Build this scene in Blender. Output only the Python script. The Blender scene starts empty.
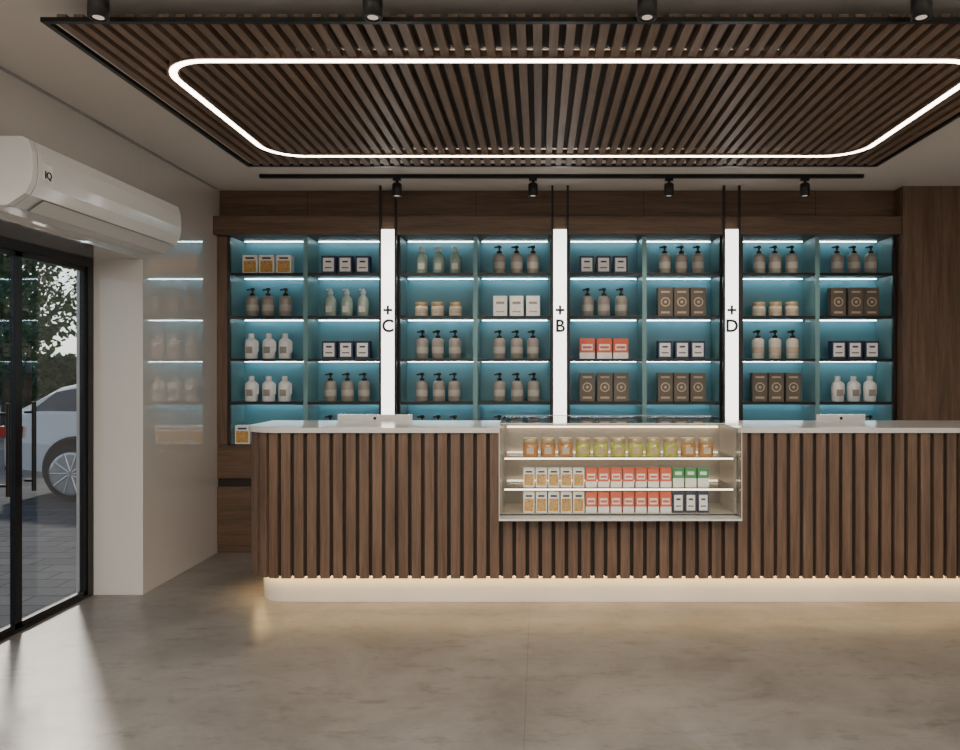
import bpy, math, random
from mathutils import Vector
random.seed(4)
scene = bpy.context.scene
COL = scene.collection

# ------------------------------------------------------------ materials
def newmat(name):
    m = bpy.data.materials.new(name); m.use_nodes = True
    nt = m.node_tree
    return m, nt, nt.nodes['Principled BSDF']

def plain(name, col, rough=0.5, metal=0.0, coat=0.0, var=0.06, scale=30, ior=1.5):
    m, nt, p = newmat(name)
    p.inputs['Roughness'].default_value = rough
    p.inputs['Metallic'].default_value = metal
    p.inputs['IOR'].default_value = ior
    p.inputs['Coat Weight'].default_value = coat
    p.inputs['Coat Roughness'].default_value = 0.05
    tc = nt.nodes.new('ShaderNodeTexCoord')
    n = nt.nodes.new('ShaderNodeTexNoise'); n.inputs['Scale'].default_value = scale
    r = nt.nodes.new('ShaderNodeValToRGB')
    r.color_ramp.elements[0].position = 0.3; r.color_ramp.elements[1].position = 0.7
    r.color_ramp.elements[0].color = tuple(c*(1-var) for c in col)+(1,)
    r.color_ramp.elements[1].color = tuple(min(1, c*(1+var)) for c in col)+(1,)
    nt.links.new(tc.outputs['Object'], n.inputs['Vector'])
    nt.links.new(n.outputs['Fac'], r.inputs['Fac'])
    nt.links.new(r.outputs['Color'], p.inputs['Base Color'])
    return m

def wood(name, dark, light, scale=(22, 22, 1.3), rough=0.45):
    m, nt, p = newmat(name)
    tc = nt.nodes.new('ShaderNodeTexCoord')
    mp = nt.nodes.new('ShaderNodeMapping'); mp.inputs['Scale'].default_value = scale
    n = nt.nodes.new('ShaderNodeTexNoise'); n.inputs['Scale'].default_value = 1.0
    n.inputs['Detail'].default_value = 8; n.inputs['Distortion'].default_value = 0.6
    mp2 = nt.nodes.new('ShaderNodeMapping'); mp2.inputs['Scale'].default_value = tuple(s*6 for s in scale)
    n2 = nt.nodes.new('ShaderNodeTexNoise'); n2.inputs['Detail'].default_value = 4
    n2.inputs['Scale'].default_value = 1.0
    mx = nt.nodes.new('ShaderNodeMix'); mx.inputs[0].default_value = 0.35
    r = nt.nodes.new('ShaderNodeValToRGB')
    r.color_ramp.elements[0].position = 0.33; r.color_ramp.elements[1].position = 0.68
    r.color_ramp.elements[0].color = dark+(1,); r.color_ramp.elements[1].color = light+(1,)
    L = nt.links.new
    L(tc.outputs['Object'], mp.inputs['Vector']); L(mp.outputs[0], n.inputs['Vector'])
    L(tc.outputs['Object'], mp2.inputs['Vector']); L(mp2.outputs[0], n2.inputs['Vector'])
    L(n.outputs['Fac'], mx.inputs[2]); L(n2.outputs['Fac'], mx.inputs[3])
    L(mx.outputs[0], r.inputs['Fac']); L(r.outputs['Color'], p.inputs['Base Color'])
    b = nt.nodes.new('ShaderNodeBump'); b.inputs['Strength'].default_value = 0.12
    b.inputs['Distance'].default_value = 0.005
    L(mx.outputs[0], b.inputs['Height']); L(b.outputs[0], p.inputs['Normal'])
    p.inputs['Roughness'].default_value = rough
    return m

def emit(name, col, s):
    m, nt, p = newmat(name)
    p.inputs['Base Color'].default_value = col+(1,)
    p.inputs['Emission Color'].default_value = col+(1,)
    p.inputs['Emission Strength'].default_value = s
    return m

def glass(name, tint=(1, 1, 1), f0=0.04):
    m = bpy.data.materials.new(name); m.use_nodes = True
    nt = m.node_tree; nt.nodes.clear()
    o = nt.nodes.new('ShaderNodeOutputMaterial')
    t = nt.nodes.new('ShaderNodeBsdfTransparent'); t.inputs[0].default_value = tint+(1,)
    g = nt.nodes.new('ShaderNodeBsdfGlossy'); g.inputs['Roughness'].default_value = 0.02
    lw = nt.nodes.new('ShaderNodeLayerWeight'); lw.inputs['Blend'].default_value = 0.5
    pw = nt.nodes.new('ShaderNodeMath'); pw.operation = 'POWER'; pw.inputs[1].default_value = 5.0
    ma = nt.nodes.new('ShaderNodeMath'); ma.operation = 'MULTIPLY_ADD'
    ma.inputs[1].default_value = 1-f0; ma.inputs[2].default_value = f0
    mx = nt.nodes.new('ShaderNodeMixShader')
    L = nt.links.new
    L(lw.outputs['Facing'], pw.inputs[0]); L(pw.outputs[0], ma.inputs[0])
    L(ma.outputs[0], mx.inputs[0]); L(t.outputs[0], mx.inputs[1]); L(g.outputs[0], mx.inputs[2])
    L(mx.outputs[0], o.inputs[0])
    return m

def concrete():
    m, nt, p = newmat('polished_concrete')
    L = nt.links.new
    tc = nt.nodes.new('ShaderNodeTexCoord')
    n = nt.nodes.new('ShaderNodeTexNoise'); n.inputs['Scale'].default_value = 1.7
    n.inputs['Detail'].default_value = 14; n.inputs['Roughness'].default_value = 0.7
    n.inputs['Distortion'].default_value = 0.5
    mp = nt.nodes.new('ShaderNodeMapping'); mp.inputs['Scale'].default_value = (2.8, 7, 1)
    n2 = nt.nodes.new('ShaderNodeTexNoise'); n2.inputs['Scale'].default_value = 1.2
    n2.inputs['Detail'].default_value = 14; n2.inputs['Roughness'].default_value = 0.82
    L(tc.outputs['Object'], n.inputs['Vector']); L(tc.outputs['Object'], mp.inputs[0]); L(mp.outputs[0], n2.inputs['Vector'])
    r = nt.nodes.new('ShaderNodeValToRGB')
    r.color_ramp.elements[0].position = 0.32; r.color_ramp.elements[1].position = 0.68
    r.color_ramp.elements[0].color = (0.112, 0.105, 0.098, 1); r.color_ramp.elements[1].color = (0.212, 0.200, 0.188, 1)
    L(n.outputs['Fac'], r.inputs[0])
    r2 = nt.nodes.new('ShaderNodeValToRGB')
    r2.color_ramp.elements[0].position = 0.39; r2.color_ramp.elements[1].position = 0.47
    r2.color_ramp.elements[0].color = (0.70, 0.68, 0.66, 1); r2.color_ramp.elements[1].color = (1, 1, 1, 1)
    L(n2.outputs['Fac'], r2.inputs[0])
    mx = nt.nodes.new('ShaderNodeMix'); mx.data_type = 'RGBA'; mx.blend_type = 'MULTIPLY'
    mx.inputs[0].default_value = 1.0
    L(r.outputs[0], mx.inputs[6]); L(r2.outputs[0], mx.inputs[7])
    mp3 = nt.nodes.new('ShaderNodeMapping'); mp3.inputs['Location'].default_value = (0.06, 0.6, 0)
    br = nt.nodes.new('ShaderNodeTexBrick'); br.offset = 0.0
    br.inputs['Scale'].default_value = 1.0; br.inputs['Brick Width'].default_value = 3.0
    br.inputs['Row Height'].default_value = 3.0; br.inputs['Mortar Size'].default_value = 0.0025
    br.inputs['Color1'].default_value = (1, 1, 1, 1); br.inputs['Color2'].default_value = (0.97, 0.97, 0.97, 1)
    br.inputs['Mortar'].default_value = (0.66, 0.64, 0.62, 1)
    L(tc.outputs['Object'], mp3.inputs[0]); L(mp3.outputs[0], br.inputs['Vector'])
    mx2 = nt.nodes.new('ShaderNodeMix'); mx2.data_type = 'RGBA'; mx2.blend_type = 'MULTIPLY'
    mx2.inputs[0].default_value = 1.0
    L(mx.outputs[2], mx2.inputs[6]); L(br.outputs['Color'], mx2.inputs[7])
    L(mx2.outputs[2], p.inputs['Base Color'])
    mr = nt.nodes.new('ShaderNodeMapRange')
    mr.inputs['To Min'].default_value = 0.48; mr.inputs['To Max'].default_value = 0.20
    L(n2.outputs['Fac'], mr.inputs['Value']); L(mr.outputs[0], p.inputs['Roughness'])
    b = nt.nodes.new('ShaderNodeBump'); b.inputs['Strength'].default_value = 0.35; b.inputs['Distance'].default_value = 0.004
    L(n2.outputs['Fac'], b.inputs['Height']); L(b.outputs[0], p.inputs['Normal'])
    return m

def paving():
    m, nt, p = newmat('street_paving')
    L = nt.links.new
    tc = nt.nodes.new('ShaderNodeTexCoord')
    br = nt.nodes.new('ShaderNodeTexBrick'); br.inputs['Scale'].default_value = 1.0
    br.inputs['Brick Width'].default_value = 0.4; br.inputs['Row Height'].default_value = 0.2
    br.inputs['Mortar Size'].default_value = 0.008
    br.inputs['Color1'].default_value = (0.07, 0.078, 0.095, 1); br.inputs['Color2'].default_value = (0.10, 0.108, 0.125, 1)
    br.inputs['Mortar'].default_value = (0.03, 0.03, 0.035, 1)
    L(tc.outputs['Object'], br.inputs['Vector']); L(br.outputs[0], p.inputs['Base Color'])
    p.inputs['Roughness'].default_value = 0.9; p.inputs['Specular IOR Level'].default_value = 0.2
    return m

M = {}
M['wall'] = plain('white_lacquer_wall', (0.59, 0.56, 0.53), 0.03, coat=1.0, var=0.01, scale=2, ior=2.6)
M['jamb'] = plain('white_satin_reveal', (0.62, 0.59, 0.56), 0.12, coat=0.5, var=0.01, scale=2)
M['paint'] = plain('wall_paint', (0.62, 0.60, 0.57), 0.6, var=0.02, scale=3)
M['ceil'] = plain('ceiling_paint', (0.66, 0.62, 0.585), 0.8, var=0.01, scale=3)
M['floor'] = concrete()
M['pave'] = paving()
M['walnut'] = wood('walnut_vertical', (0.062, 0.037, 0.023), (0.175, 0.106, 0.070))
M['walnut_h'] = wood('walnut_horizontal', (0.058, 0.035, 0.022), (0.160, 0.095, 0.060), (1.3, 22, 22))
M['walnut_c'] = wood('walnut_ceiling', (0.105, 0.068, 0.047), (0.24, 0.160, 0.112), (22, 1.3, 22))
M['core'] = plain('dark_backing', (0.018, 0.012, 0.009), 0.7)
M['black'] = plain('black_metal', (0.012, 0.012, 0.013), 0.35, 0.3)
M['rubber'] = plain('tyre_rubber', (0.015, 0.015, 0.016), 0.8)
M['teal'] = plain('teal_laminate', (0.092, 0.25, 0.305), 0.45, var=0.03, scale=4)
M['tealside'] = plain('teal_side_laminate', (0.13, 0.26, 0.275), 0.45, var=0.03, scale=4)
M['shelf'] = plain('shelf_board', (0.07, 0.13, 0.145), 0.3)
M['marble'] = plain('white_marble', (0.56, 0.545, 0.53), 0.15, var=0.05, scale=3)
M['white'] = plain('white_plastic', (0.72, 0.72, 0.71), 0.15, coat=0.4, var=0.01)
M['grey'] = plain('grey_plastic', (0.30, 0.30, 0.30), 0.4)
M['cream'] = plain('cream_panel', (0.30, 0.26, 0.22), 0.4, var=0.02)
M['glass'] = glass('clear_glass', (0.97, 0.985, 0.98))
M['doorglass'] = glass('door_glass', (0.92, 0.94, 0.95))
M['carglass'] = plain('car_window', (0.05, 0.06, 0.07), 0.05, coat=1)
M['carpaint'] = plain('silver_car_paint', (0.80, 0.81, 0.82), 0.3, 0.0, coat=1, var=0.01)
M['chrome'] = plain('chrome', (0.7, 0.7, 0.7), 0.2, 0.8)
M['red'] = plain('red_lamp', (0.55, 0.02, 0.015), 0.2, coat=1)
M['bark'] = plain('tree_bark', (0.08, 0.055, 0.035), 0.9, var=0.4)
M['leaf'] = plain('tree_leaves', (0.05, 0.095, 0.025), 0.6, var=0.6, scale=3)
M['led'] = emit('led_white', (1.0, 0.89, 0.74), 14.0)
M['ledwarm'] = emit('led_warm', (1.0, 0.64, 0.25), 48.0)
M['ledcase'] = emit('led_case', (1.0, 0.80, 0.55), 4.5)
M['ledshelf'] = emit('led_shelf', (0.70, 0.92, 1.0), 20.0)
M['pillar'] = emit('pillar_light', (1.0, 0.98, 0.95), 3.2)
M['lens'] = emit('spot_lens', (1.0, 0.9, 0.75), 0.3)
M['fill_panel'] = emit('added_fill_diffuser', (1.0, 0.95, 0.88), 3.0)  # glowing face of the added fill lights, out of view
# product materials
M['taupe'] = plain('taupe_bottle', (0.26, 0.24, 0.22), 0.3)
M['taupelabel'] = plain('taupe_label', (0.38, 0.36, 0.33), 0.5)
M['lightbottle'] = plain('cream_bottle', (0.54, 0.51, 0.47), 0.3)
M['greenglass'] = plain('sage_glass_bottle', (0.28, 0.38, 0.33), 0.12, coat=0.6)
M['whitebottle'] = plain('white_bottle', (0.76, 0.77, 0.78), 0.3)
M['navy'] = plain('navy_carton', (0.02, 0.03, 0.08), 0.5)
M['whitecard'] = plain('white_carton', (0.76, 0.76, 0.75), 0.5)
M['gold'] = plain('gold_print', (0.50, 0.27, 0.06), 0.4, var=0.5, scale=90)
M['darkcard'] = plain('dark_taupe_carton', (0.105, 0.088, 0.070), 0.5)
M['beige'] = plain('beige_print', (0.42, 0.34, 0.25), 0.5)
M['redcard'] = plain('red_carton', (0.62, 0.10, 0.045), 0.5)
M['greencard'] = plain('green_carton', (0.03, 0.25, 0.07), 0.5)
M['amber'] = plain('amber_honey', (0.40, 0.17, 0.035), 0.15, coat=1, var=0.2)
M['lime'] = plain('lime_jelly', (0.38, 0.38, 0.05), 0.15, coat=1, var=0.2)
M['lid'] = plain('gold_lid', (0.45, 0.33, 0.18), 0.3, 0.4)

# ------------------------------------------------------------ mesh builder
class MB:
    def __init__(s):
        s.v = []; s.f = []; s.fm = []; s.sm = []; s.mats = []
    def mi(s, m):
        if m not in s.mats: s.mats.append(m)
        return s.mats.index(m)
    def add(s, vs, fs, m, smooth=False):
        o = len(s.v); s.v += [tuple(v) for v in vs]; k = s.mi(m)
        for f in fs:
            s.f.append([i+o for i in f]); s.fm.append(k); s.sm.append(smooth)
    def box(s, x0, x1, y0, y1, z0, z1, m):
        vs = [(x0,y0,z0),(x1,y0,z0),(x1,y1,z0),(x0,y1,z0),(x0,y0,z1),(x1,y0,z1),(x1,y1,z1),(x0,y1,z1)]
        s.add(vs, [(0,3,2,1),(4,5,6,7),(0,1,5,4),(1,2,6,5),(2,3,7,6),(3,0,4,7)], m)
    def obox(s, c, u, hw, n, d0, d1, z0, z1, m):
        vs = []
        for z in (z0, z1):
            for a, d in ((-hw,d0),(hw,d0),(hw,d1),(-hw,d1)):
                vs.append((c[0]+u[0]*a+n[0]*d, c[1]+u[1]*a+n[1]*d, z))
        s.add(vs, [(0,3,2,1),(4,5,6,7),(0,1,5,4),(1,2,6,5),(2,3,7,6),(3,0,4,7)], m)
    def prism(s, poly, z0, z1, m, smooth=False):
        n = len(poly)
        s.add([(x,y,z0) for x,y in poly]+[(x,y,z1) for x,y in poly],
              [tuple(range(n-1,-1,-1)), tuple(range(n,2*n))]+[(i,(i+1)%n,(i+1)%n+n,i+n) for i in range(n)], m)
    def lathe(s, cx, cy, cz, prof, m, n=18, sy=1.0, axis='Z'):
        vs = []; fs = []
        for r, z in prof:
            for i in range(n):
                a = 2*math.pi*i/n
                p = (r*math.cos(a), r*math.sin(a)*sy, z)
                if axis == 'Y': p = (p[0], p[2], p[1])
                vs.append((cx+p[0], cy+p[1], cz+p[2]))
        for j in range(len(prof)-1):
            for i in range(n):
                k = (i+1) % n
                fs.append((j*n+i, j*n+k, (j+1)*n+k, (j+1)*n+i))
        s.add(vs, fs, m, True)
        for j in (0, len(prof)-1):
            s.add(vs[j*n:(j+1)*n], [tuple(range(n))], m)
    def disc(s, x, y, z, r, m, n=20, axis='Y'):
        vs = []
        for i in range(n):
            a = 2*math.pi*i/n
            vs.append((x+r*math.cos(a), y, z+r*math.sin(a)) if axis == 'Y' else (x+r*math.cos(a), y-r*math.sin(a), z))
        s.add(vs, [tuple(range(n))], m)
    def rod(s, a, b, r, m, n=10, r2=None):
        a = Vector(a); b = Vector(b); d = (b-a).normalized()
        u = d.orthogonal().normalized(); w = d.cross(u); r2 = r if r2 is None else r2
        vs = []
        for p, rr in ((a,r),(b,r2)):
            for i in range(n):
                t = 2*math.pi*i/n
                vs.append(p+u*math.cos(t)*rr+w*math.sin(t)*rr)
        s.add(vs, [(i,(i+1)%n,(i+1)%n+n,i+n) for i in range(n)], m, True)
        s.add(vs[:n], [tuple(range(n))], m); s.add(vs[n:], [tuple(range(n))], m)
    def build(s, name, bevel=0, parent=None, seg=2):
        me = bpy.data.meshes.new(name); me.from_pydata(s.v, [], s.f)
        for m in s.mats: me.materials.append(M[m])
        me.polygons.foreach_set('material_index', s.fm)
        me.polygons.foreach_set('use_smooth', s.sm)
        me.update()
        ob = bpy.data.objects.new(name, me); COL.objects.link(ob)
        if bevel:
            b = ob.modifiers.new('bevel', 'BEVEL'); b.width = bevel; b.segments = seg
            b.limit_method = 'ANGLE'; b.angle_limit = math.radians(40)
        if parent: ob.parent = parent
        return ob

XL = -2.655; XR = 3.75; YB = 6.42; YF = -2.6; H = 3.0
CX = [-1.925, -0.525, 0.870, 2.296]
XC = 2.952
# ------------------------------------------------------------ room shell
b = MB(); b.box(-3.1, XR+0.1, YF-0.1, YB+0.1, -0.1, 0, 'floor'); b.build('floor')
b = MB(); b.box(-3.1, XR+0.1, YF-0.1, YB+0.1, H, H+0.12, 'ceil'); b.build('ceiling')
b = MB(); b.box(-3.1, XR+0.1, YB, YB+0.1, 0, H, 'paint'); b.build('wall_back')
b = MB(); b.box(XL, XC, 6.15, YB, 2.765, H, 'walnut_h')
b.box(XL, -2.568, 6.10, YB, 0.892, 2.61, 'walnut')
for x in CX:
    b.box(x-0.002, x+0.002, 6.1485, 6.15, 2.765, H, 'core')
b.build('trim_3')
b = MB(); b.box(XC, XR, 6.0, YB, 0, H, 'walnut'); b.build('wood_column')
b = MB()
b.box(-3.1, XL, 4.962, YB, 0, H, 'wall')
b.box(-3.1, XL, 3.56, 4.96, 2.25, H, 'wall')
b.box(-3.1, XL, YF, 3.56, 0, H, 'wall')
b.box(-3.1, XL, 4.96, 4.962, 0, H, 'jamb')
b.build('wall_left')
b = MB(); b.box(XR, XR+0.1, YF, YB, 0, H, 'paint'); b.build('wall_right')
b = MB(); b.box(-3.1, XR+0.1, YF-0.1, YF, 0, H, 'paint'); b.build('wall_front')
b = MB(); b.box(XL, XL+0.010, YF, 6.1, H-0.012, H, 'grey'); b.build('shadow_gap_strip')  # grey strip stands in for the shadow gap along the ceiling edge

# ------------------------------------------------------------ sliding glass door
b = MB()
X0, X1 = -3.035, -2.985
b.box(X0, X1, 3.56, 4.96, 2.19, 2.25, 'black')
b.box(X0, X1, 4.90, 4.96, 0, 2.19, 'black')
b.box(X0, X1, 3.56, 3.62, 0, 2.19, 'black')
b.box(X0, X1, 3.62, 4.90, 0.0, 0.02, 'black')
for y0, y1 in ((3.62, 4.26), (4.26, 4.90)):
    b.box(X0+0.01, X1-0.01, y0, y0+0.028, 0.02, 2.19, 'black')
    b.box(X0+0.01, X1-0.01, y1-0.028, y1, 0.02, 2.19, 'black')
    b.box(X0+0.01, X1-0.01, y0, y1, 0.02, 0.05, 'black')
    b.box(X0+0.01, X1-0.01, y0, y1, 2.16, 2.19, 'black')
    b.box(-3.013, -3.007, y0+0.03, y1-0.03, 0.05, 2.16, 'doorglass')
for y in (4.12, 4.33):
    b.rod((-2.955, y, 0.80), (-2.955, y, 1.32), 0.012, 'black')
    for z in (0.86, 1.26): b.rod((-3.008, y, z), (-2.955, y, z), 0.008, 'black')
b.build('door_1')

# ------------------------------------------------------------ air conditioner
b = MB()
prof = [(0,2.289),(0.10,2.30),(0.185,2.355),(0.215,2.41),(0.222,2.47),(0.218,2.56),(0.20,2.615),(0.17,2.63),(0,2.63)]
prof = [(XL+0.001+d, z) for d, z in prof]
def extr(b, prof, y0, y1, m):
    n = len(prof)
    b.add([(x,y0,z) for x,z in prof]+[(x,y1,z) for x,z in prof],
      [tuple(range(n)), tuple(range(2*n-1,n-1,-1))]+[(i,i+n,(i+1)%n+n,(i+1)%n) for i in range(n)], m)
extr(b, prof, 3.60, 5.033, 'white')
cx, cz = XL+0.1, 2.45
prof2 = [(XL+0.001+(x-XL)*0.985, cz+(z-cz)*0.985) for x, z in prof]
extr(b, prof2, 3.592, 3.60, 'grey')
extr(b, prof, 3.554, 3.592, 'white')
b.add([(XL+0.105,3.68,2.297),(XL+0.188,3.68,2.352),(XL+0.188,4.96,2.352),(XL+0.105,4.96,2.297)], [(0,1,2,3)], 'grey')
b.add([(XL+0.112,3.69,2.296),(XL+0.186,3.69,2.346),(XL+0.186,4.95,2.346),(XL+0.112,4.95,2.296)], [(0,1,2,3)], 'white')
b.box(XL+0.221, XL+0.2245, 3.63, 3.70, 2.43, 2.52, 'whitecard')
ac = b.build('air_conditioner', 0.006)
def text(s, name, size, loc, rot, mat, parent=None, ext=0.001, off=0.0):
    c = bpy.data.curves.new(name, 'FONT'); c.body = s; c.size = size; c.extrude = ext; c.offset = off
    c.align_x = 'CENTER'; c.align_y = 'CENTER'
    c.materials.append(M[mat])
    o = bpy.data.objects.new(name, c); COL.objects.link(o)
    o.location = loc; o.rotation_euler = rot; o.parent = parent
    return o
text('IQ', 'badge_text', 0.05, (XL+0.226, 3.665, 2.465), (math.pi/2, 0, math.pi/2), 'black', ac, off=0.001)

# ------------------------------------------------------------ ceiling slatted feature
b = MB()
PX0, PX1, PY0, PY1 = -1.95, 2.264, 2.893, 4.957
b.box(PX0+0.02, PX1-0.02, PY0+0.10, PY1-0.02, 2.906, 2.911, 'core')
for x0,x1,y0,y1 in ((PX0,PX1,PY0,PY0+0.022),(PX0,PX1,PY1-0.022,PY1),(PX0,PX0+0.022,PY0+0.022,PY1-0.022),(PX1-0.022,PX1,PY0+0.022,PY1-0.022)):
    b.box(x0,x1,y0,y1,2.866,2.884,'black')
x = PX0+0.05
while x < PX1-0.07:
    b.box(x, x+0.037, PY0+0.022, PY1-0.022, 2.870, 2.906, 'walnut_c'); x += 0.067
for hx in (PX0+0.3, 0.16, PX1-0.3):
    for hy in (PY0+0.5, PY1-0.3):
        b.rod((hx,hy,2.911),(hx,hy,3.0),0.012,'black')
def rrect(x0,x1,y0,y1,r,n=10):
    pts = []
    for cx,cy,a0 in ((x1-r,y1-r,0),(x0+r,y1-r,90),(x0+r,y0+r,180),(x1-r,y0+r,270)):
        for i in range(n+1):
            a = math.radians(a0+90*i/n); pts.append((cx+r*math.cos(a), cy+r*math.sin(a)))
    return pts
def ring(b, o, w, z0, z1, m):
    A = rrect(-1.71-o, 2.03+o, 3.24-o, 4.715+o, 0.24+o)
    B = rrect(-1.71-o+w, 2.03+o-w, 3.24-o+w, 4.715+o-w, 0.24+o-w)
    n = len(A)
    vs = [(p[0],p[1],z0) for p in A]+[(p[0],p[1],z0) for p in B]+[(p[0],p[1],z1) for p in A]+[(p[0],p[1],z1) for p in B]
    fs = []
    for i in range(n):
        j = (i+1)%n
        fs += [(i,j,j+n,i+n),(i,i+2*n,j+2*n,j),(i+n,j+n,j+3*n,i+3*n)]
    b.add(vs, fs, m)
ring(b, 0.0, 0.030, 2.862, 2.90, 'led')
ring(b, 0.012, 0.010, 2.864, 2.90, 'walnut_c')
ring(b, -0.032, 0.010, 2.864, 2.90, 'walnut_c')
b.build('slatted_ceiling_panel')

# ------------------------------------------------------------ tracks & spotlights
def track(y):
    b = MB(); b.box(-2.13, 2.474, y-0.018, y+0.018, 2.972, H-0.0005, 'black')
    b.build('ceiling_light_track', 0.002)
track(5.65); track(2.80)
def spot(x, y, e, ty):
    b = MB()
    b.box(x-0.03, x+0.03, y-0.016, y+0.016, 2.952, 2.972, 'black')
    b.rod((x,y,2.93),(x,y,2.955),0.012,'black')
    b.lathe(x, y, 2.835, [(0.026,0.004),(0.030,0.0),(0.037,0.0),(0.037,0.085),(0.030,0.098),(0.012,0.10)], 'black', 24)
    b.disc(x, y, 2.8375, 0.020, 'lens', axis='Z')
    o = b.build('track_spotlight')
    l = bpy.data.lights.new('spot_beam', 'SPOT'); l.energy = e; l.color = (1, 0.84, 0.66)
    l.spot_size = math.radians(100); l.spot_blend = 0.9; l.shadow_soft_size = 0.03
    lo = bpy.data.objects.new('spot_beam', l); COL.objects.link(lo); lo.parent = o
    lo.location = (x, y, 2.825); lo.rotation_euler = (math.radians(ty), 0, 0)
for i in range(4):
    spot(-1.084+1.038*i, 5.65, 36, 8)
    spot(-1.667+1.038*i, 2.80, 66, 28)

# unseen fill lights added behind the camera to lift the ambient level
for x in (-1.3, 1.9):
    for y in (-1.6, 0.6):
        b = MB(); b.box(x-0.62, x+0.62, y-0.32, y+0.32, 2.96, H-0.0005, 'white')
        b.box(x-0.59, x+0.59, y-0.29, y+0.29, 2.955, 2.96, 'fill_panel')
        o = b.build('added_fill_fixture')
        l = bpy.data.lights.new('added_fill_light', 'AREA'); l.shape = 'RECTANGLE'
        l.size = 1.15; l.size_y = 0.55; l.energy = 88; l.color = (1, 0.91, 0.81)
        lo = bpy.data.objects.new('added_fill_light', l); COL.objects.link(lo)
        lo.location = (x, y, 2.95); lo.parent = o

# ------------------------------------------------------------ wall shelving
ROWS = [2.308, 1.953, 1.600, 1.244, 0.892]
HWU = 0.617
for cx in CX:
    b = MB()
    b.box(cx-HWU-0.022, cx+HWU+0.022, 6.395, 6.41, 0.892, 2.61, 'teal')
    for s in (-1, 1):
        xa = cx+s*HWU
        b.box(min(xa, xa+s*0.022), max(xa, xa+s*0.022), 6.115, 6.395, 0.892, 2.61, 'tealside')
        b.box(min(xa, xa+s*0.024), max(xa, xa+s*0.024), 6.09, 6.115, 0.892, 2.61, 'black')
    b.box(cx-0.018, cx+0.018, 6.10, 6.395, 0.892, 2.61, 'tealside')
    for z in ROWS[:-1]:
        for x0, x1 in ((cx-HWU, cx-0.018), (cx+0.018, cx+HWU)):
            b.box(x0, x1, 6.112, 6.395, z-0.018, z, 'shelf')
            b.box(x0, x1, 6.10, 6.112, z-0.022, z+0.002, 'black')
    for z in [2.61]+[r-0.018 for r in ROWS[:-1]]:
        for x0, x1 in ((cx-HWU, cx-0.018), (cx+0.018, cx+HWU)):
            b.box(x0+0.02, x1-0.02, 6.343, 6.351, z-0.004, z-0.0005, 'ledshelf')
    b.build('wall_shelf_unit')
b = MB(); b.box(XL+0.001, XC-0.001, 6.02, 6.40, 2.612, 2.76, 'walnut_h'); b.build('trim_2', 0.003)
b = MB()
b.box(XL+0.001, XC-0.001, 6.12, 6.41, 0.0, 0.89, 'core')
x = XL+0.002
while x < 2.8:
    x1 = min(x+0.70, XC-0.002)
    b.box(x+0.002, x1-0.002, 6.10, 6.12, 0.06, 0.545, 'walnut_h')
    b.box(x+0.002, x1-0.002, 6.10, 6.12, 0.615, 0.885, 'walnut_h')
    x += 0.70
b.box(XL+0.002, XC-0.002, 6.11, 6.12, 0.0, 0.06, 'walnut_h')
b.build('base_cabinet', 0.002)
for px, ch in ((-1.221,'C'), (0.170,'B'), (1.558,'D')):
    b = MB()
    b.box(px-0.053, px+0.053, 5.98, 6.018, 0.89, 2.645, 'pillar')
    for s in (-1, 1):
        b.box(px+s*0.062-0.0085, px+s*0.062+0.0085, 5.975, 5.999, 0.89, H-0.001, 'black')
    b.box(px-0.055, px+0.055, 6.0185, 6.089, 0.89, 2.61, 'black')
    o = b.build('illuminated_pillar')
    text('+', 'sign_plus', 0.14, (px, 5.978, 1.985), (math.pi/2,0,0), 'black', o, off=0.004)
    text(ch, 'sign_letter', 0.14, (px, 5.978, 1.86), (math.pi/2,0,0), 'black', o, off=0.004)

# ------------------------------------------------------------ products
def pump(b, x, y, z, body='taupe'):
    b.lathe(x, y, z, [(0.043,0),(0.049,0.006),(0.050,0.138),(0.048,0.154),(0.036,0.168),(0.018,0.174)], body)
    b.lathe(x, y, z, [(0.0505,0.045),(0.0508,0.047),(0.0508,0.095),(0.0505,0.097)], 'taupelabel' if body == 'taupe' else 'beige')
    b.lathe(x, y, z, [(0.022,0.170),(0.022,0.192),(0.012,0.196),(0.008,0.197),(0.008,0.216),(0.019,0.218),(0.019,0.236),(0.010,0.240)], 'black')
    b.rod((x, y, z+0.230), (x-0.044, y-0.008, z+0.222), 0.0078, 'black', 8)
def whiteb(b, x, y, z):
    b.lathe(x, y, z, [(0.045,0),(0.051,0.006),(0.051,0.125),(0.047,0.150),(0.028,0.168),(0.017,0.174)], 'whitebottle')
    b.lathe(x, y, z, [(0.024,0.172),(0.024,0.205),(0.020,0.212)], 'white')
    b.box(x-0.026, x+0.026, y-0.0535, y-0.047, z+0.045, z+0.10, 'taupe')
    b.rod((x+0.052,y,z+0.06),(x+0.052,y,z+0.14),0.009,'whitebottle',8)
    b.rod((x+0.052,y,z+0.14),(x+0.030,y,z+0.158),0.009,'whitebottle',8)
def greenb(b, x, y, z):
    b.lathe(x, y, z, [(0.040,0),(0.048,0.008),(0.050,0.11),(0.045,0.145),(0.024,0.172),(0.016,0.186)], 'greenglass')
    b.lathe(x, y, z, [(0.021,0.186),(0.021,0.212),(0.012,0.216),(0.012,0.232)], 'lightbottle')
    b.rod((x, y, z+0.228), (x-0.034, y-0.006, z+0.224), 0.006, 'lightbottle', 8)
    b.box(x-0.024, x+0.024, y-0.0515, y-0.040, z+0.035, z+0.085, 'lightbottle')
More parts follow.
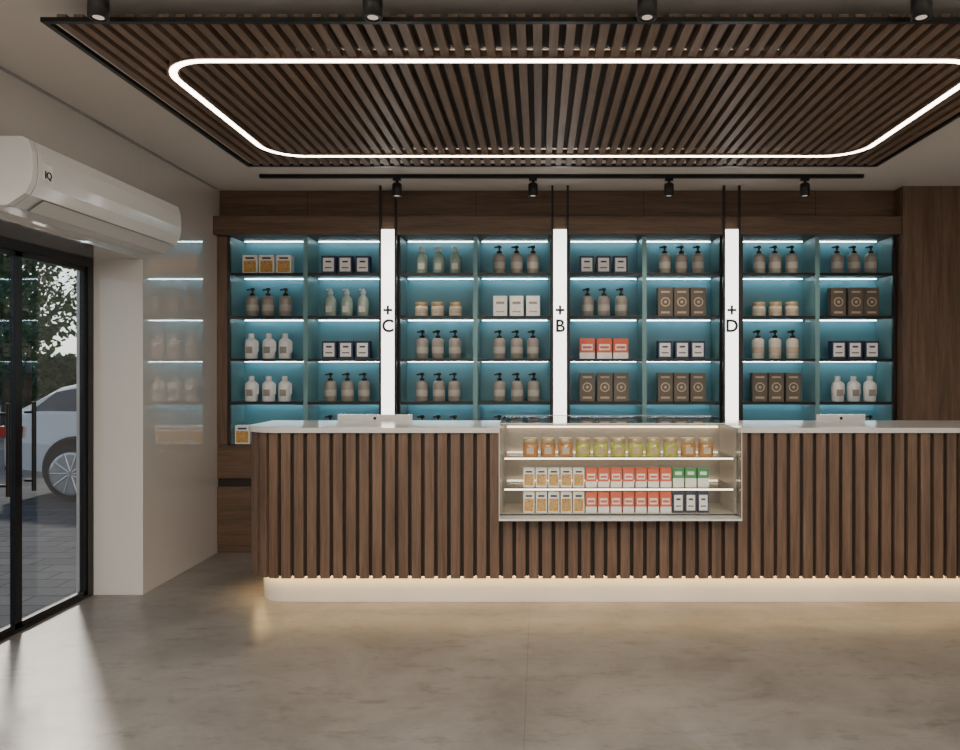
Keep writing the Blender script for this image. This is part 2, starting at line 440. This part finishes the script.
def jar(b, x, y, z, body='lightbottle', s=1.08):
    b.lathe(x, y, z, [(0.044*s,0),(0.050*s,0.006*s),(0.050*s,0.072*s),(0.042*s,0.084*s)], body)
    b.lathe(x, y, z, [(0.047*s,0.082*s),(0.049*s,0.086*s),(0.049*s,0.108*s),(0.044*s,0.112*s)], 'lid')
    b.lathe(x, y, z, [(0.0505*s,0.022*s),(0.0508*s,0.024*s),(0.0508*s,0.058*s),(0.0505*s,0.06*s)], 'beige')
def carton(b, x, y, z, w, h, d, base, kind):
    b.box(x-w/2, x+w/2, y-d/2, y+d/2, z, z+h, base)
    f = y-d/2-0.0008
    def patch(x0,x1,z0,z1,m,k=0):
        b.box(x+x0*w, x+x1*w, f-0.0006-k*0.0006, f+0.0008, z+z0*h, z+z1*h, m)
    if kind == 'gold':
        patch(-0.42,0.42,0.08,0.70,'gold'); patch(-0.3,0.3,0.78,0.88,'navy'); patch(-0.2,0.2,0.30,0.5,'lid',1)
    elif kind == 'navywhite':
        patch(-0.38,0.38,0.12,0.88,'whitecard'); patch(-0.2,0.2,0.62,0.72,'navy',1); patch(-0.25,0.25,0.3,0.36,'navy',1)
    elif kind == 'emblem':
        patch(-0.3,0.3,0.82,0.88,'beige'); patch(-0.3,0.3,0.10,0.17,'beige')
        b.disc(x, f-0.001, z+0.5*h, 0.32*w, 'beige'); b.disc(x, f-0.002, z+0.5*h, 0.24*w, base)
        b.disc(x, f-0.003, z+0.5*h, 0.10*w, 'beige')
    elif kind == 'redwhite':
        patch(-0.5,0.5,0.0,0.30,'whitecard'); patch(-0.36,0.36,0.42,0.72,'whitecard'); patch(-0.3,0.3,0.50,0.62,'redcard',1)
    elif kind == 'plainlabel':
        patch(-0.3,0.3,0.6,0.72,'taupe'); patch(-0.3,0.3,0.2,0.26,'taupelabel')
    elif kind == 'half':
        patch(-0.5,0.5,0.0,0.48,'whitecard'); patch(-0.3,0.3,0.66,0.84,'whitecard')
NAME = {'g':'gold_cartons','n':'navy_cartons','v':'green_glass_bottles','p':'pump_bottles','j':'cream_jars',
        'w':'white_cartons','e':'tall_dark_cartons','b':'white_bottles','r':'red_medicine_cartons','l':'cream_pump_bottles'}
def group(kind, cx, z):
    b = MB(); y = 6.195
    for i, dx in enumerate((-0.14, 0, 0.14)):
        x = cx+dx+random.uniform(-0.006, 0.006)
        if kind == 'p': pump(b, x, y, z)
        elif kind == 'l': pump(b, x, y, z, 'lightbottle')
        elif kind == 'v': greenb(b, x, y, z)
        elif kind == 'b': whiteb(b, x, y, z)
        elif kind == 'j': jar(b, x, y, z)
        elif kind == 'g': carton(b, x, y, z, 0.122, 0.155, 0.08, 'whitecard', 'gold')
        elif kind == 'n': carton(b, x, y, z, 0.118, 0.148, 0.08, 'navy', 'navywhite')
        elif kind == 'w': carton(b, x, y, z, 0.112, 0.170, 0.08, 'whitecard', 'plainlabel')
        elif kind == 'e': carton(b, x, y, z, 0.124, 0.238, 0.08, 'darkcard', 'emblem')
        elif kind == 'r': carton(b, x, y, z, 0.124, 0.168, 0.08, 'redcard', 'redwhite')
    b.build(NAME[kind])
LAY = ['gnvpnppp', 'pvjwpeje', 'bnpprnln', 'bpppeeeb', 'gpppppnp']
OFF = [-0.02, 0.0, 0.0, 0.02, -0.01, 0.0, 0.0, 0.02]
for r, z in enumerate(ROWS):
    for c in range(8):
        u = CX[c//2]; s = -1 if c % 2 == 0 else 1
        off = OFF[c] - (0.06 if (r == 4 and c == 0) else 0)
        group(LAY[r][c], u+s*0.3175+off, z+0.0025 if r < 4 else z)

# ------------------------------------------------------------ counter
FX, FY, R = -1.925, 4.73, 0.28
RX = 3.05; BY = 5.40
CA, CB = -0.249, 1.262
def left_poly(ins, xcut, by):
    r = R-ins; pts = [(FX+ins, by)]
    n = 14
    for i in range(n+1):
        a = math.radians(180+90*i/n)
        pts.append((FX+R+r*math.cos(a), FY+R+r*math.sin(a)))
    pts += [(xcut, FY+ins), (xcut, by)]
    return pts
b = MB()
b.prism(left_poly(0.028, CA-0.004, BY), 0.18, 1.104, 'core')
b.box(CA-0.004, CB+0.004, FY+0.028, BY, 0.18, 0.562, 'core')
b.box(CB+0.004, RX, FY+0.028, BY, 0.18, 1.104, 'core')
b.prism(left_poly(0.075, RX, BY-0.03), 0.0, 0.18, 'marble')
b.prism(left_poly(-0.02, CA-0.006, BY+0.02), 1.105, 1.138, 'marble')
b.box(CB+0.006, RX+0.02, FY-0.02, BY+0.02, 1.105, 1.138, 'marble')
b.box(FX+0.03, RX-0.02, BY, BY+0.004, 0.02, 1.10, 'walnut')
L1 = BY-(FY+R); L2 = R*math.pi/2; s = 0.02; pitch = 0.0835
while True:
    if s < L1:
        c = (FX, BY-s); u = (0,-1); n = (-1,0)
    elif s < L1+L2:
        a = math.pi+(s-L1)/R; c = (FX+R+R*math.cos(a), FY+R+R*math.sin(a)); n = (math.cos(a), math.sin(a)); u = (-n[1], n[0])
    else:
        c = (FX+R+(s-L1-L2), FY); u = (1,0); n = (0,-1)
        if c[0] > RX-0.03: break
    if s > L1+L2 and CA-0.033 < c[0] < CB+0.033:
        b.obox(c, u, 0.030, n, -0.03, 0.0, 0.172, 0.562, 'walnut')
        lo_, hi_ = c[0]-0.030, c[0]+0.030
        if lo_ < CA-0.010: b.box(lo_, min(hi_, CA-0.004), FY, FY+0.03, 0.562, 1.104, 'walnut')
        if hi_ > CB+0.010: b.box(max(lo_, CB+0.004), hi_, FY, FY+0.03, 0.562, 1.104, 'walnut')
    else:
        b.obox(c, u, 0.030, n, -0.03, 0.0, 0.172, 1.104, 'walnut')
    s += pitch
def strip(i0, i1, z0, z1, m):
    A = left_poly(i0, RX-0.01, BY-0.03)[:-1]; B = left_poly(i1, RX-0.01, BY-0.03)[:-1]; n = len(A)
    vs = [(p[0],p[1],z0) for p in A]+[(p[0],p[1],z0) for p in B]
    b.add(vs, [(i,i+1,i+1+n,i+n) for i in range(n-1)], m)
strip(0.036, 0.050, 0.178, 0, 'ledwarm')
b.build('reception_counter', 0.0015, seg=1)

# ------------------------------------------------------------ display case
b = MB()
cf, cbk = 4.60, 5.40; zt, zb = 1.175, 0.574
t = 0.008
b.box(CA, CB, cf, cf+t, zb, zt, 'glass')
b.box(CA, CB, cf+t, cbk, zt-t, zt, 'glass')
b.box(CA, CA+t, cf+t, FY-0.001, zb, zt-t, 'glass'); b.box(CB-t, CB, cf+t, FY-0.001, zb, zt-t, 'glass')
b.box(CA, CA+0.012, FY, 5.12, zb, 1.138, 'cream'); b.box(CB-0.012, CB, FY, 5.12, zb, 1.138, 'cream')
b.box(CA, CA+t, FY, 5.40, 1.138, zt-t, 'glass'); b.box(CB-t, CB, FY, 5.40, 1.138, zt-t, 'glass')
b.box(CA, CB, 5.12, 5.14, zb, 1.138, 'cream')
b.box(CA, CB, 5.14, 5.40, 1.10, 1.138, 'marble')
b.box(CA-0.001, CB+0.001, cf-0.001, FY-0.002, zb-0.006, zb+0.004, 'white')
b.box(CA, CB, FY, 5.12, zb-0.006, zb+0.012, 'cream')
b.box(CA+0.012, CB-0.012, FY, FY+0.006, zb+0.004, zb+0.0125, 'white')
e = 0.0035
for x in (CA, CB-e):
    b.box(x, x+e, cf-0.002, cf, zb, zt, 'white')
b.box(CA, CB, cf-0.002, cf, zt-e, zt, 'white')
b.box(CA, CB, cbk-e, cbk, zt, zt+0.003, 'grey')
LV = [0.948, 0.752]
for z in LV:
    b.box(CA+0.012, CB-0.012, 4.70, 5.10, z-0.010, z, 'glass')
    b.box(CA+0.03, CB-0.03, 4.695, 4.70, z-0.009, z, 'ledcase')
    b.box(CA+0.03, CB-0.03, 5.10, 5.115, z-0.012, z-0.004, 'ledcase')
b.box(CA+0.03, CB-0.03, 5.10, 5.115, 1.11, 1.12, 'ledcase')
b.build('glass_display_case')

b = MB()
for i in range(11):
    x = -0.055+i*0.1135
    m = ['amber','amber','amber','lime','lime','lime','lime','lime','lime','amber','amber'][i]
    w = 0.050
    b.lathe(x, 4.80, 0.9485, [(w-0.006,0),(w,0.006),(w,0.082),(w-0.007,0.09)], m, 16)
    b.lathe(x, 4.80, 0.9485, [(w-0.005,0.089),(w-0.003,0.093),(w-0.003,0.114),(w-0.006,0.118)], 'lid', 16)
    b.box(x-0.022, x+0.022, 4.80-0.0525, 4.80-0.03, 0.9485+0.02, 0.9485+0.06, 'beige' if m == 'amber' else 'lid')
b.build('honey_jars')
b = MB()
for r, z in enumerate((0.7525, 0.5865)):
    hh = 0.118 if r == 0 else 0.13
    for i in range(15):
        x = -0.065+i*0.0803; w = 0.070
        if i < 5: carton(b, x, 4.80, z, w, hh, 0.06, 'whitecard', 'gold')
        elif i < 12: carton(b, x, 4.80, z, w, hh, 0.06, 'redcard', 'redwhite')
        elif r == 0: carton(b, x, 4.80, z, w, hh, 0.06, 'greencard', 'half')
        else: carton(b, x, 4.80, z, w, hh, 0.06, 'navy', 'navywhite')
b.build('medicine_cartons')

b = MB()
b.box(-1.75, 2.90, 5.42, 5.72, 0.72, 0.75, 'walnut_h')
for x in (-1.72, -0.2, 1.3, 2.86): b.box(x-0.02, x+0.02, 5.43, 5.71, 0, 0.72, 'walnut')
b.build('staff_desk')
for x0, x1 in ((-1.50, -0.945), (2.07, 2.43)):
    b = MB(); yc = 5.52; cx = (x0+x1)/2; w = x1-x0
    b.box(x0, x1, yc-0.010, yc+0.012, 0.86, 1.176, 'white')
    b.box(x0+0.01, x1-0.01, yc+0.012, yc+0.014, 0.90, 1.166, 'black')
    b.box(cx-0.05, cx+0.05, yc-0.03, yc-0.011, 0.755, 0.98, 'white')
    b.box(cx-0.09, cx+0.09, yc-0.08, yc+0.09, 0.751, 0.760, 'white')
    b.disc(cx, yc-0.0112, 1.148, 0.012, 'black')
    b.build('desktop_monitor', 0.004)

# ------------------------------------------------------------ outside
b = MB(); b.box(-60, -3.11, -30, 60, -0.12, -0.02, 'pave'); b.box(-3.11, 60, 6.53, 60, -0.12, -0.02, 'pave'); b.build('street_pavement')
def car():
    b = MB()
    S = [(0.0,0.42,0.86,0.86,0.74),(0.06,0.30,0.98,1.00,0.82),(0.35,0.26,1.02,1.19,0.88),(0.60,0.24,1.01,1.33,0.91),
         (1.05,0.22,0.99,1.43,0.92),(1.75,0.22,0.98,1.46,0.92),(2.5,0.22,0.96,1.43,0.92),(3.0,0.22,0.94,1.30,0.92),
         (3.6,0.24,0.92,0.96,0.91),(4.2,0.26,0.86,0.86,0.88),(4.65,0.32,0.74,0.74,0.80),(4.75,0.42,0.60,0.60,0.70)]
    n = 16; vs = []
    for x,zb,zt,zr,w in S:
        wr = w*0.74; mid = zb+(zt-zb)*0.55; zr = max(zr, zt)
        zc = zt+(zr-zt)*0.12; zd = zt+(zr-zt)*0.82
        prof = [(-w*0.85,zb),(-w,zb+0.1),(-w*1.01,mid),(-w*0.96,zt),(-w*0.93,zc),(-w*0.78,zd),(-wr*0.92,zr-0.01*(zr>zt)),(-wr*0.5,zr+0.01)]
        prof += [(-a,c) for a,c in reversed(prof)]
        vs += [(x,a,c) for a,c in prof]
    for i in range(len(S)-1):
        gl = S[i][3]-S[i][2] > 0.1 and S[i+1][3]-S[i+1][2] > 0.1
        for k in range(n):
            j = (k+1)%n
            q = (i*n+k, i*n+j, (i+1)*n+j, (i+1)*n+k)
            m = 'carpaint'
            if gl and k in (4,10): m = 'carglass'
            if k in (6,7,8) and i in (2,7): m = 'carglass'
            b.add([vs[t] for t in q], [(0,1,2,3)], m)
    b.add(vs[:n], [tuple(range(n))], 'carpaint'); b.add(vs[-n:], [tuple(range(n))], 'carpaint')
    for wx in (0.95, 3.80):
        for sgn in (-1, 1):
            y = sgn*0.86
            b.lathe(wx, y-0.12 if sgn>0 else y-0.10, 0.385, [(0.345,0.0),(0.375,0.02),(0.375,0.20),(0.345,0.222)], 'core', 28, axis='Y')
            b.lathe(wx, y-0.13, 0.332, [(0.22,0.0),(0.31,0.0),(0.33,0.03),(0.33,0.22),(0.31,0.25),(0.22,0.25)], 'rubber', 28, axis='Y')
            yo = y+sgn*0.126
            b.lathe(wx, yo-0.004, 0.332, [(0.235,0.0),(0.245,0.01)], 'core', 28, axis='Y')
            for t in range(10):
                a = 2*math.pi*t/10
                b.rod((wx+0.03*math.cos(a), yo+sgn*0.012, 0.332+0.03*math.sin(a)), (wx+0.24*math.cos(a), yo+sgn*0.010, 0.332+0.24*math.sin(a)), 0.018, 'chrome', 6)
            b.lathe(wx, yo+sgn*0.010-0.01, 0.332, [(0.225,0),(0.25,0),(0.25,0.02),(0.225,0.02)], 'chrome', 28, axis='Y')
            b.lathe(wx, yo-0.01, 0.332, [(0.04,0),(0.04,0.035)], 'chrome', 14, axis='Y')
    for sgn in (-1,1):
        b.box(-0.015, 0.30, sgn*0.80-0.10, sgn*0.80+0.085, 0.74, 0.87, 'red')
        b.box(4.45, 4.68, sgn*0.70-0.10, sgn*0.70+0.08, 0.60, 0.70, 'chrome')
        for x in (1.75, 2.6): b.box(x, x+0.16, sgn*0.92-0.012, sgn*0.92+0.012, 0.82, 0.845, 'chrome')
        for x in (1.45, 2.45): b.box(x, x+0.008, sgn*0.918-0.012, sgn*0.918+0.012, 0.35, 0.93, 'core')
        b.box(1.3, 3.4, sgn*0.90-0.02, sgn*0.90+0.025, 0.22, 0.27, 'core')
    b.box(-0.03, 0.05, -0.70, 0.70, 0.34, 0.46, 'core')
    b.box(-0.012, 0.02, -0.26, 0.26, 0.60, 0.71, 'whitecard')
    o = b.build('parked_car')
    o.location = (-6.36, 9.55, -0.02)
car()
def tree(x, y, h, r, n=2600):
    b = MB()
    b.rod((x,y,-0.02),(x+0.1,y,h*0.45),0.12,'bark',10,0.08)
    for i in range(6):
        a = i*1.05; b.rod((x+0.1,y,h*0.42),(x+math.cos(a)*r*0.7,y+math.sin(a)*r*0.7,h*0.72+0.2*(i%3)),0.05,'bark',6,0.02)
    blobs = [(x+random.uniform(-.7,.7)*r, y+random.uniform(-.7,.7)*r, h*random.uniform(0.45,0.95), r*random.uniform(.25,.5)) for _ in range(14)]
    for i in range(n):
        c = random.choice(blobs)
        d = Vector((random.gauss(0,1),random.gauss(0,1),random.gauss(0,1))).normalized()*c[3]*random.uniform(.5,1)
        p = Vector(c[:3])+d; p.z = max(p.z, 0.5)
        u = Vector((random.gauss(0,1),random.gauss(0,1),random.gauss(0,1))).normalized(); w = u.orthogonal().normalized()
        sz = random.uniform(0.07,0.14)
        b.add([p-u*sz, p-w*sz*.5, p+u*sz, p+w*sz*.5], [(0,1,2,3)], 'leaf')
    b.build('street_tree')
for x,y,h,r in ((-12.6,16.5,4.6,1.7),(-14.8,20.5,4.4,1.9),(-18,26,6.0,2.2)):
    tree(x,y,h,r,1700)
b = MB()
b.box(-40, -2, 33.8, 34.2, -0.02, 1.2, 'leaf')
for i in range(9000):
    p = Vector((random.uniform(-40,-2), 34+random.uniform(-.5,.5), random.uniform(0.4,2.2)))
    u = Vector((random.gauss(0,1),random.gauss(0,1),random.gauss(0,1))).normalized(); w = u.orthogonal().normalized()
    sz = random.uniform(0.15,0.3); b.add([p-u*sz, p-w*sz*.6, p+u*sz, p+w*sz*.6], [(0,1,2,3)], 'leaf')
b.build('hedge')

# sun + sky
l = bpy.data.lights.new('sun', 'SUN'); l.energy = 3.2; l.color = (1, 0.88, 0.74); l.angle = math.radians(4)
so = bpy.data.objects.new('sun', l); COL.objects.link(so); so.location = (-8, 14, 12)
el = math.radians(33)
d = Vector((0.56*math.cos(el), -0.83*math.cos(el), -math.sin(el)))
so.rotation_euler = d.to_track_quat('-Z', 'Y').to_euler()
w = bpy.data.worlds.new('sky'); scene.world = w; w.use_nodes = True
nt = w.node_tree; bg = nt.nodes['Background']
sk = nt.nodes.new('ShaderNodeTexSky'); sk.sky_type = 'HOSEK_WILKIE'
sk.sun_direction = (-0.47, 0.7, 0.54); sk.turbidity = 4
hs = nt.nodes.new('ShaderNodeHueSaturation'); hs.inputs['Saturation'].default_value = 0.55
nt.links.new(sk.outputs[0], hs.inputs['Color']); nt.links.new(hs.outputs[0], bg.inputs[0]); bg.inputs[1].default_value = 5.0

# camera
c = bpy.data.cameras.new('camera'); c.sensor_width = 36; c.lens = 740/960*36
c.shift_x = -59/960; c.shift_y = -4/960; c.clip_end = 300
co = bpy.data.objects.new('camera', c); COL.objects.link(co)
co.location = (0, 0, 1.5); co.rotation_euler = (math.pi/2, 0, 0)
scene.camera = co
